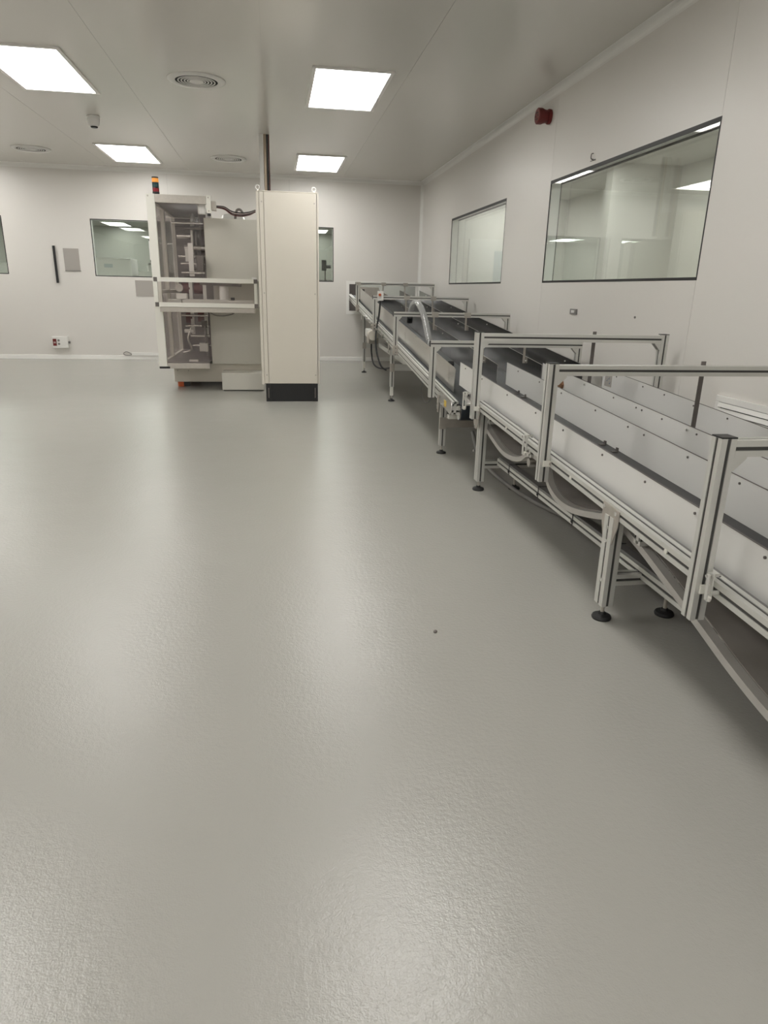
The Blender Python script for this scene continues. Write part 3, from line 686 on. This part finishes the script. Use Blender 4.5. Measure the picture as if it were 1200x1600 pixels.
# cable riser from machine to the ceiling
R_ = thing('cable_riser', 'vertical cable riser of channel and pipes between machine and ceiling', 'cable duct', (-.06, 9.05, 1.96))
MB().box((-.118, 9.03, 1.955), (-.072, 9.07, ZC - .001)).build('channel', 'white', R_, bevel=.002)
MB().cyl((-.052, 9.05, 1.955), (-.052, 9.05, ZC - .001), .017, 14).build('pipe', 'copper', R_, smooth=True)
MB().cyl((-.024, 9.05, 1.955), (-.024, 9.05, ZC - .001), .010, 12).build('cable', 'cable', R_, smooth=True)
MB().cyl((-.006, 9.056, 1.955), (-.006, 9.056, ZC - .001), .007, 12).build('cable', 'wine', R_, smooth=True)

# ================================================================== packaging machine
P = thing('packaging_machine', 'packaging machine with clear guard doors, grey housings and a signal tower', 'machine', (-.75, 9.1, 0))
b = MB().box((-1.235, 8.75, .062), (-.16, 10.2, .285)).build('base', 'cabinet', P, bevel=.005)
cp = MB().box((-1.20, 8.744, .155), (-1.05, 8.7498, .235)).build('cover_plate', 'cabinet', b, bevel=.001)
screws([(x, 8.7438, .20) for x in (-1.19, -1.06)], (0, -1, 0), .008, cp, 'zinc')
for x, y in ((-1.15, 8.83), (-.25, 8.83), (-1.15, 10.1), (-.25, 10.1)):
    f = MB().lathe([(.001, 0), (.058, 0), (.06, .01), (.06, .05), (.052, .0615), (.001, .0615)], (x, y, 0), 24).build('foot', 'orange', P, smooth=True)
    MB().box((x + .02, y - .061, .004), (x + .085, y + .05, .06)).build('foot_block', 'black', f)
MB().box((-.765, 8.70, .2855), (-.16, 10.15, .95)).build('lower_housing', 'cabinet2', P, bevel=.004)
MB().box((-.775, 8.70, 1.262), (-.15, 10.1, 1.945)).build('upper_housing', 'cabinet2', P, bevel=.004)
MB().box((-.74, 9.15, .951), (-.17, 10.1, 1.261)).build('middle_housing', 'cabinet2', P)
MB().box((-.635, 8.385, .012), (-.142, 8.7495, .212)).build('step_box', 'cabinet2', P, bevel=.003)
MB().box((-.62, 8.40, 0), (-.16, 8.745, .0118)).build('step_box_foot', 'black', P)
# guard frame
gx0, gx1, gy0, gy1 = -1.332, -1.242, 8.30, 10.12
p = MB().box((gx0, gy0, .296), (gx1, gy0 + .05, 2.132)).build('guard_post', 'alubar', P, bevel=.003)
MB().box((gx0 + .002, gy0 + .001, .272), (gx1 + .03, gy0 + .049, .2955)).build('end_cap', 'black', p)
screws([((gx0 + .02), gy0 - .0002, 2.11)], (0, -1, 0), .009, p, 'zinc')
for y in (9.15, gy1):
    MB().box((gx0 + .01, y, .296), (gx0 + .06, y + .05, 2.05)).build('guard_post', 'alubar', P, bevel=.003)
MB().box((-.84, gy1, .296), (-.79, gy1 + .05, 2.05)).build('guard_post', 'alubar', P, bevel=.003)
MB().box((gx1 + .0005, gy0 + .002, 2.047), (-.702, gy0 + .046, 2.13)).build('guard_header', 'zinc', P, bevel=.003)
for z in (2.05,):
    MB().box((gx0 + .01, gy0 + .0505, z), (gx0 + .06, gy1 + .05, z + .05)).build('guard_rail', 'alubar', P, bevel=.003)
    MB().box((gx0 + .0605, gy1, z), (-.79, gy1 + .05, z + .05)).build('guard_rail', 'alubar', P, bevel=.003)
    MB().box((-.84, gy0 + .0505, z + .02), (-.80, gy1 - .0005, z + .06)).build('guard_rail', 'alu', P, bevel=.003)
MB().box((gx0 + .062, gy0 + .06, 2.072), (-.842, gy1 - .002, 2.078)).build('guard_roof', 'mauve', P)
MB().box((gx0 + .012, gy0 + .0505, .30), (gx0 + .058, gy1 - .001, .34)).build('guard_rail', 'alubar', P)
MB().box((gx0 + .012, gy0 + .0505, 1.10), (gx0 + .058, gy1 - .001, 1.14)).build('guard_rail', 'alubar', P)
MB().box((gx1 + .0005, gy0 + .002, .272), (-.757, gy0 + .044, .332)).build('guard_sill', 'zinc', P, bevel=.003)
sp = MB().box((-.70, gy0 - .004, 1.957), (-.652, gy0 + .048, 2.138)).build('guard_post', 'alubar', P, bevel=.003)
MB().box((-.694, gy0, 1.93), (-.658, gy0 + .044, 1.9565)).build('end_cap', 'black', sp)
screws([(-.676, gy0 - .0042, z) for z in (1.98, 2.115)], (0, -1, 0), .008, sp, 'zinc')
MB().box((-.650, gy0 + .02, 1.99), (-.60, gy0 + .12, 2.085)).build('door_switch', 'zinc', P, bevel=.003)
MB().box((-.80, gy0 + .05, 1.95), (-.72, gy0 + .12, 2.06)).build('door_magnet', 'white', P, bevel=.012)
MB().box((gx1 + .002, gy0 + .012, 1.28), (-.78, gy0 + .018, 2.046)).build('upper_pane', 'poly', P)
MB().box((gx1 + .002, gy0 + .012, .333), (-.760, gy0 + .018, .908)).build('lower_pane', 'poly', P)
MB().box((gx0 + .03, gy0 + .06, 1.145), (gx0 + .036, gy1 - .01, 2.045)).build('side_pane', 'poly', P)
MB().box((gx0 + .03, gy0 + .06, .345), (gx0 + .036, gy1 - .01, 1.095)).build('side_pane', 'poly', P)
# sliding guard in front of the infeed table
for z0, z1 in ((1.233, 1.278), (.968, 1.014)):
    r = MB().prof((-1.255, 8.15, (z0 + z1) / 2), (-.215, 8.15, (z0 + z1) / 2), .045, .045, slot=.003, depth=.004).build('guard_bar', 'alubar', P)
    for x0, x1 in ((-1.295, -1.2555), (-.2145, -.175)): MB().box((x0, 8.127, z0), (x1, 8.173, z1)).build('corner_joint', 'strap', r, bevel=.002)
for x0, x1 in ((-1.29, -1.258), (-.212, -.18)): MB().box((x0, 8.13, 1.0142), (x1, 8.17, 1.2328)).build('guard_upright', 'alubar', P, bevel=.003)
MB().box((-1.256, 8.147, 1.015), (-.213, 8.152, 1.232)).build('guard_pane', 'poly', P)
MB().box((-.235, 8.11, 1.279), (-.18, 8.17, 1.30)).build('latch', 'white', P, bevel=.004)
for x in (-1.275, -.195): MB().box((x - .015, 8.174, .985), (x + .015, 8.69, 1.005)).build('guard_arm', 'alu', P)
MB().box((-1.25, 8.135, .912), (-.212, 8.69, .9665)).build('infeed_tray', 'zinc', P, bevel=.004)
MB().box((-1.02, 8.28, .9668), (-.23, 8.69, 1.045)).build('infeed_table', 'white', P, bevel=.006)
MB().beam((-.83, 8.4, 1.222), (-.36, 8.35, 1.212), .02, .03).build('wiper_arm', 'strap', P)
MB().tube([(-.76, 8.69, .90), (-.70, 8.6, .87), (-.60, 8.55, .862), (-.5, 8.6, .88), (-.46, 8.69, .90)], .005, 6).build('loose_wire', 'greyc', P, smooth=True)
# mechanism behind the guard
MB().box((-1.27, 10.05, .345), (-.80, 10.09, 2.04)).build('back_plate', 'mauve', P)
MB().box((-1.26, 8.36, .33), (-.77, 10.04, .345)).build('drip_pan', 'mauve', P)
MB().box((-.86, 9.0, 1.26), (-.776, 10.04, 2.04)).build('mechanism_plate', 'mauve', P)
MB().box((-.86, 9.0, .345), (-.768, 10.04, .95)).build('mechanism_plate', 'mauve', P)
fr = MB().lathe([(.02, -.012), (.25, -.012), (.254, 0), (.25, .012), (.02, .012)], (-.925, 9.0, 1.76), 40, axis='x').build('film_disc', 'alu', P, smooth=True)
MB().cyl((-1.12, 9.0, 1.76), (-.862, 9.0, 1.76), .035, 18).build('disc_shaft', 'chrome', fr, smooth=True)
MB().lathe([(.02, -.008), (.22, -.008), (.22, .008), (.02, .008)], (-.885, 9.02, 1.74), 36, axis='x').build('film_roll', 'mauve', fr, smooth=True)
for k, (x0, y, z, r, m) in enumerate(((-1.13, 8.7, 1.88, .012, 'chrome'), (-1.10, 8.72, 1.83, .018, 'strap'), (-1.08, 8.7, 1.52, .020, 'chrome'), (-1.05, 8.6, 1.44, .012, 'chrome'), (-1.04, 8.55, 1.34, .012, 'chrome'), (-1.02, 8.62, 1.30, .010, 'strap'),
                                     (-1.08, 8.6, .86, .012, 'chrome'), (-1.05, 8.66, .74, .012, 'chrome'), (-1.0, 8.7, .62, .018, 'steel'), (-1.02, 8.8, 1.62, .026, 'steel'), (-1.0, 8.8, .50, .015, 'chrome'))):
    MB().cyl((x0, y, z), (-.78, y, z), r, 12).build('guide_rod', m, P, smooth=True)
MB().box((-.955, 8.56, 1.30), (-.90, 8.60, 1.66)).build('sealing_column', 'white', P, bevel=.004)
MB().box((-.99, 8.57, 1.46), (-.956, 8.59, 1.60)).build('sealing_bracket', 'alu', P, bevel=.003)
MB().box((-.87, 8.58, 1.36), (-.79, 8.72, 1.53)).build('sealing_jaw', 'strap', P, bevel=.005)
MB().cyl((-.90, 8.62, 1.405), (-.79, 8.62, 1.405), .035, 16).build('feed_roller', 'mauve', P, smooth=True)
for x, z, wd in ((-1.03, 1.165, .10), (-.885, 1.165, .10), (-1.01, .83, .075), (-.87, .84, .075)):
    MB().cyl((x - wd / 2, 8.78, z), (x + wd / 2, 8.78, z), .062, 20).build('rubber_roller', 'maroon', P, smooth=True)
for x in (-.97, -.81): MB().box((x - .02, 8.72, .62), (x + .02, 8.74, 1.235)).build('film_strip', 'white', P)
sq = MB().box((-1.12, 8.55, 1.046), (-1.00, 8.66, 1.11)).build('gripper', 'white', P, bevel=.008)
MB().cyl((-1.08, 8.54, 1.17), (-1.08, 8.64, 1.17), .045, 18).build('gripper_wheel', 'chrome', sq, smooth=True)
MB().box((-1.21, 8.5, .98), (-1.06, 8.68, 1.04)).build('side_bracket', 'alu', P, bevel=.005)
MB().box((-1.06, 8.6, .66), (-.95, 8.68, .70)).build('sensor_block', 'white', P, bevel=.005)
MB().cyl((-.83, 8.66, .8), (-.83, 8.66, .72), .035, 16).build('actuator', 'strap', P, smooth=True)
MB().box((-.90, 8.62, .44), (-.80, 8.72, .54)).build('cutter_block', 'alu', P, bevel=.006)
MB().lathe([(.01, -.008), (.13, -.008), (.13, .008), (.01, .008)], (-.82, 8.7, .64), 28, axis='x').build('cutter_disc', 'mauve', P, smooth=True)
MB().tube([(-1.1, 8.7, .42), (-1.0, 8.65, .46), (-1.02, 8.6, .60), (-.98, 8.62, .72)], .012, 8).build('air_line', 'steel', P, smooth=True)
MB().box((-1.0, 8.38, .346), (-.90, 8.46, .365)).build('paper_label', 'white', P)
# signal tower
s_ = MB().lathe([(.001, 0), (.037, 0), (.037, .022), (.001, .022)], (-1.228, 8.345, 2.1325), 20).build('signal_tower', 'black', P, smooth=True)
z = 2.155
for nm, m_, hh in (('red_lens', 'lred', .036), ('ring', 'black', .010), ('green_lens', 'lgreen', .040), ('ring', 'black', .008), ('orange_lens', 'lorange', .040), ('cap', 'black', .014)):
    MB().lathe([(.001, 0), (.035, 0), (.035, hh - .0006), (.001, hh - .0006)], (-1.228, 8.345, z), 20).build(nm, m_, s_, smooth=True); z += hh
# cables between machine and cabinet
for nm, m_, dz, r in (('machine_cable', 'cable', .004, .007), ('machine_cable', 'wine', -.010, .006), ('machine_cable', 'pink', .010, .006), ('machine_cable', 'cable', .024, .007)):
    MB().tube([(-.60, 8.42, 2.035 + dz * .4), (-.52, 8.5, 2.03 + dz * .7), (-.44, 8.55, 1.985 + dz), (-.34, 8.5, 1.968 + dz), (-.24, 8.3, 1.965 + dz * .8), (-.17, 8.06, 1.97 + dz * .5)], r, 8).build(nm, m_, P, smooth=True)
MB().tube([(-.42, 8.8, 1.946), (-.40, 8.8, 2.04), (-.36, 8.8, 2.055), (-.33, 8.8, 2.02), (-.32, 8.8, 1.98)], .014, 10).build('lifting_handle', 'strap', P, smooth=True)
MB().prism([(-.60, 1.946), (-.30, 1.946), (-.33, 2.0), (-.45, 2.03), (-.57, 2.01)], 8.95, 9.1, 'y').build('cable_sleeve', 'alu', P, bevel=.02)
MB().box((gx0 - .028, 8.42, 1.46), (gx0 + .009, 8.48, 1.66)).build('door_handle', 'white', P, bevel=.004)
for z0 in (1.44, 1.661): MB().box((gx0 - .026, 8.42, z0), (gx0 + .005, 8.48, z0 + .02)).build('handle_block', 'black', P)
# loose white roll on the table
wc = thing('white_roll', 'white plastic roll standing on the machine infeed table', 'roll', (-.565, 8.42, 1.0455))
MB().lathe([(.001, 0), (.049, 0), (.05, .004), (.05, .152), (.046, .156), (.001, .156)], (-.565, 8.42, 1.0455), 28).build('roll_body', 'white', wc, smooth=True)
tag(MB().box((-.49, 8.38, 1.0455), (-.445, 8.42, 1.075)).build('sensor_clip', 'black', bevel=.004), 'small black clip beside the white roll on the infeed table', 'clip')

# ================================================================== wall fittings
yb = YB
s = thing('wall_socket', 'white wall box with red switch window and two round sockets', 'socket', (-3.455, yb, .175))
MB().box((-3.58, yb - .06, .178), (-3.335, yb, .362)).build('box', 'white', s, bevel=.006)
MB().box((-3.565, yb - .064, .215), (-3.51, yb - .0602, .325)).build('switch_window', 'red', s)
MB().box((-3.555, yb - .0665, .255), (-3.52, yb - .0642, .28)).build('switch_rocker', 'pink', s)
for z in (.245, .30): MB().cyl((-3.475, yb - .063, z), (-3.475, yb - .0602, z), .018, 16).build('socket_hole', 'greyc', s, smooth=True)
MB().cyl((-3.335, yb - .03, .27), (-3.31, yb - .03, .27), .02, 14).build('cable_gland', 'greyc', s)
g = thing('document_sleeve', 'larger beige plastic document sleeve on the back wall beside the black bar', 'sleeve', (-3.145, yb, 1.38))
MB().box((-3.26, yb - .006, 1.38), (-3.03, yb - .0005, 1.712)).build('sleeve', 'clearp', g)
MB().box((-3.26, yb - .011, 1.372), (-3.02, yb - .0065, 1.384)).build('bottom_edge', 'greyc', g); MB().box((-3.25, yb - .009, 1.39), (-3.04, yb - .0065, 1.535)).build('pocket', 'clearp', g)
tag(MB().box((-2.21, yb - .006, 1.01), (-1.90, yb - .0005, 1.258)).build('document_sleeve', 'clearp'), 'plain beige sleeve stuck under the back wall window beside the machine', 'sleeve')
r = thing('wall_bar', 'black vertical bar mounted on the back wall beside the document sleeve', 'bar', (-3.39, yb, 1.19))
MB().box((-3.408, yb - .03, 1.19), (-3.372, yb - .012, 1.745)).build('bar', 'black', r, bevel=.004)
for z in (1.25, 1.68): MB().box((-3.402, yb - .0118, z), (-3.378, yb, z + .03)).build('mount', 'black', r)
dc = thing('cable_duct', 'white cable duct with grey cable loop low on the back wall', 'cable duct', (-2.0, yb, .066))
MB().box((-2.36, yb - .03, .0655), (-1.5, yb, .115)).build('duct_body', 'trim', dc, bevel=.003)
lp = [(-2.36, yb - .02, .085), (-2.40, yb - .02, .062 + .05), (-2.45, yb - .02, .125), (-2.49, yb - .02, .10), (-2.47, yb - .02, .072), (-2.41, yb - .02, .068), (-2.36, yb - .02, .08)]
MB().tube(lp, .006, 8).build('cable_loop', 'greyc', dc, smooth=True)

s = thing('wall_siren', 'round red alarm siren on the right wall above the windows', 'siren', (XR, 6.58, 2.71))
MB().lathe([(.001, 0), (.06, 0), (.062, -.02), (.058, -.028), (.001, -.028)], (XR, 6.58, 2.71), 28, axis='x').build('base', 'red', s, smooth=True)
MB().lathe([(.001, -.0282), (.05, -.0282), (.056, -.06), (.066, -.085), (.066, -.12), (.058, -.126), (.001, -.122)], (XR, 6.58, 2.71), 28, axis='x').build('horn', 'red', s, smooth=True)
for k in range(6):
    a = k * math.pi / 3; MB().box((XR - .1285, 6.58 + .03 * math.cos(a) - .006, 2.71 + .03 * math.sin(a) - .006), (XR - .1265, 6.58 + .03 * math.cos(a) + .006, 2.71 + .03 * math.sin(a) + .006)).build('sound_hole', 'black', s)
sw = thing('wall_switch', 'small grey wall switch plate below the large window', 'switch', (XR, 5.63, 1.04))
MB().box((XR - .012, 5.565, 1.038), (XR, 5.695, 1.082)).build('plate', 'greyc', sw, bevel=.003); MB().box((XR - .016, 5.60, 1.05), (XR - .0122, 5.66, 1.072)).build('rocker', 'white', sw)
hk = thing('wall_hook', 'tiny metal hook on the right wall above the large window', 'hook', (XR, 5.575, 2.20))
MB().box((XR - .003, 5.53, 2.196), (XR, 5.62, 2.202)).build('plate', 'strap', hk)
MB().tube([(XR - .0035, 5.57, 2.203), (XR - .02, 5.57, 2.21), (XR - .022, 5.565, 2.24), (XR - .008, 5.56, 2.245)], .004, 6).build('hook', 'strap', hk)
screw = tag(MB().cyl((XR - .006, 4.604, 1.055), (XR, 4.604, 1.055), .008, 8).build('wall_plug', 'greyc'), 'tiny grey wall plug on the right wall between switch and grille', 'plug')
g = thing('wall_grille', 'white air grille with horizontal louvres low on the right wall', 'grille', (XR, 2.9, .40))
gy0_, gy1_, gz0, gz1 = 2.25, 3.545, .36, .672
m = MB(); e = .035
m.box((XR - .014, gy0_, gz0), (XR, gy1_, gz0 + e)); m.box((XR - .014, gy0_, gz1 - e), (XR, gy1_, gz1)); m.box((XR - .014, gy0_, gz0 + e), (XR, gy0_ + e, gz1 - e)); m.box((XR - .014, gy1_ - e, gz0 + e), (XR, gy1_, gz1 - e))
m.build('grille_frame', 'trim', g, bevel=.003)
MB().box((XR - .0025, gy0_ + e, gz0 + e), (XR - .0005, gy1_ - e, gz1 - e)).build('grille_back', 'duct', g)
nz = 8
for k in range(nz):
    z = gz0 + e + (k + .5) * (gz1 - gz0 - 2 * e) / nz
    MB().beam((XR - .013, gy0_ + e, z), (XR - .013, gy1_ - e, z), .012, .025, (.30, 0, .95)).build('louvre', 'trim', g)

# metal crumb on the floor
tag(MB().lathe([(.001, 0), (.006, 0), (.008, .004), (.005, .009), (.001, .010)], (.558, 2.178, 0), 7).build('metal_crumb', 'strap'), 'tiny dark metal crumb lying alone on the open floor', 'debris')

# ================================================================== things in the neighbouring rooms
def far_cabinet(x0, x1, y0, y1, z1, label, m='white', blue=True):
    r = thing('storage_cabinet', label, 'cabinet', ((x0 + x1) / 2, (y0 + y1) / 2, 0))
    MB().box((x0, y0, 0), (x1, y1, z1)).build('body', m, r, bevel=.01)
    n = max(1, round((x1 - x0) / .6))
    for k in range(n):
        a = x0 + (x1 - x0) * k / n; c = x0 + (x1 - x0) * (k + 1) / n
        d_ = MB().box((a + .01, y0 - .018, .05), (c - .01, y0 - .0005, z1 - .03)).build('door', m, r, bevel=.004)
        if blue: MB().box(((a + c) / 2 - .08, y0 - .021, z1 - .16), ((a + c) / 2 + .06, y0 - .0185, z1 - .10)).build('emblem', 'bluish', d_)
    return r
far_cabinet(-3.15, -2.42, 13.0, 13.6, 1.62, 'tall white cabinet in the hall behind the window beside the machine')
far_cabinet(-2.35, -1.2, 13.2, 13.8, 1.42, 'low white cabinet row in the hall behind the window beside the machine')
for k, x in enumerate((-2.18, -2.02, -1.86)):
    j = thing('bottle', 'small pale bottle on the low white hall cabinet', 'bottle', (x, 13.4, 1.421), 'bottles on the hall cabinet')
    MB().lathe([(.001, 0), (.045, 0), (.045, .09), (.03, .11), (.02, .115), (.001, .115)], (x, 13.4, 1.421), 16).build('body', 'white', j, smooth=True)
    MB().cyl((x, 13.4, 1.5365), (x, 13.4, 1.565), .022, 12).build('cap', 'strap', j)
far_cabinet(-6.2, -4.3, 13.0, 13.7, 1.5, 'wide white cabinet in the hall behind the far window edge', blue=False)
t = thing('tripod_instrument', 'black instrument on a tripod in the hall behind the narrow window strip', 'instrument', (.93, 12.9, 0))
MB().box((.87, 12.84, 1.50), (.95, 12.98, 1.68)).build('head', 'black', t, bevel=.01)
MB().cyl((.95, 12.9, 1.57), (1.03, 12.9, 1.57), .03, 14).build('lens', 'black', t)
MB().cyl((.93, 12.9, 1.36), (.93, 12.9, 1.4995), .012, 10).build('column', 'strap', t)
for a in (0, 2.1, 4.2): MB().cyl((.93 + .01 * math.cos(a), 12.9 + .01 * math.sin(a), 1.36), (.93 + .42 * math.cos(a), 12.9 + .42 * math.sin(a), .0), .012, 8).build('leg', 'strap', t)
far_cabinet(.2, 1.6, 13.6, 14.3, 1.36, 'grey counter in the hall behind the tripod instrument', 'mauve', False)
# corridor
dr = thing('corridor_door', 'white framed door in the corridor behind the small window', 'door', (4.9, 13.38, 0))
MB().box((3.7, 13.36, 0), (5.0, 13.399, 2.15)).build('door_leaf', 'white', dr, bevel=.004); MB().box((4.2, 13.352, 1.0), (4.75, 13.3595, 1.95)).build('door_glass', 'bluish', dr)
MB().box((4.85, 13.32, 1.0), (4.95, 13.3515, 1.03)).build('handle', 'zinc', dr)
wc_ = thing('wall_cabinet', 'pale blue panel high on the corridor wall behind the small window', 'cabinet', (5.56, 11.0, 2.0))
MB().box((5.55, 10.55, 1.98), (5.599, 11.5, 2.45)).build('panel', 'bluish', wc_, bevel=.004); MB().box((5.544, 10.65, 2.06), (5.5495, 11.4, 2.36)).build('inset', 'white', wc_)
bt = thing('work_bench', 'white work bench in the corridor behind the large window', 'bench', (5.0, 10.6, 0))
MB().box((4.75, 9.76, 1.26), (5.55, 11.6, 1.32)).build('top', 'white', bt, bevel=.004)
for y in (9.82, 11.5): MB().box((4.8, y - .03, 0), (5.5, y + .03, 1.2595)).build('leg', 'white', bt)
MB().box((5.50, 9.86, .3), (5.54, 11.4, 1.2595)).build('back_panel', 'white', bt)
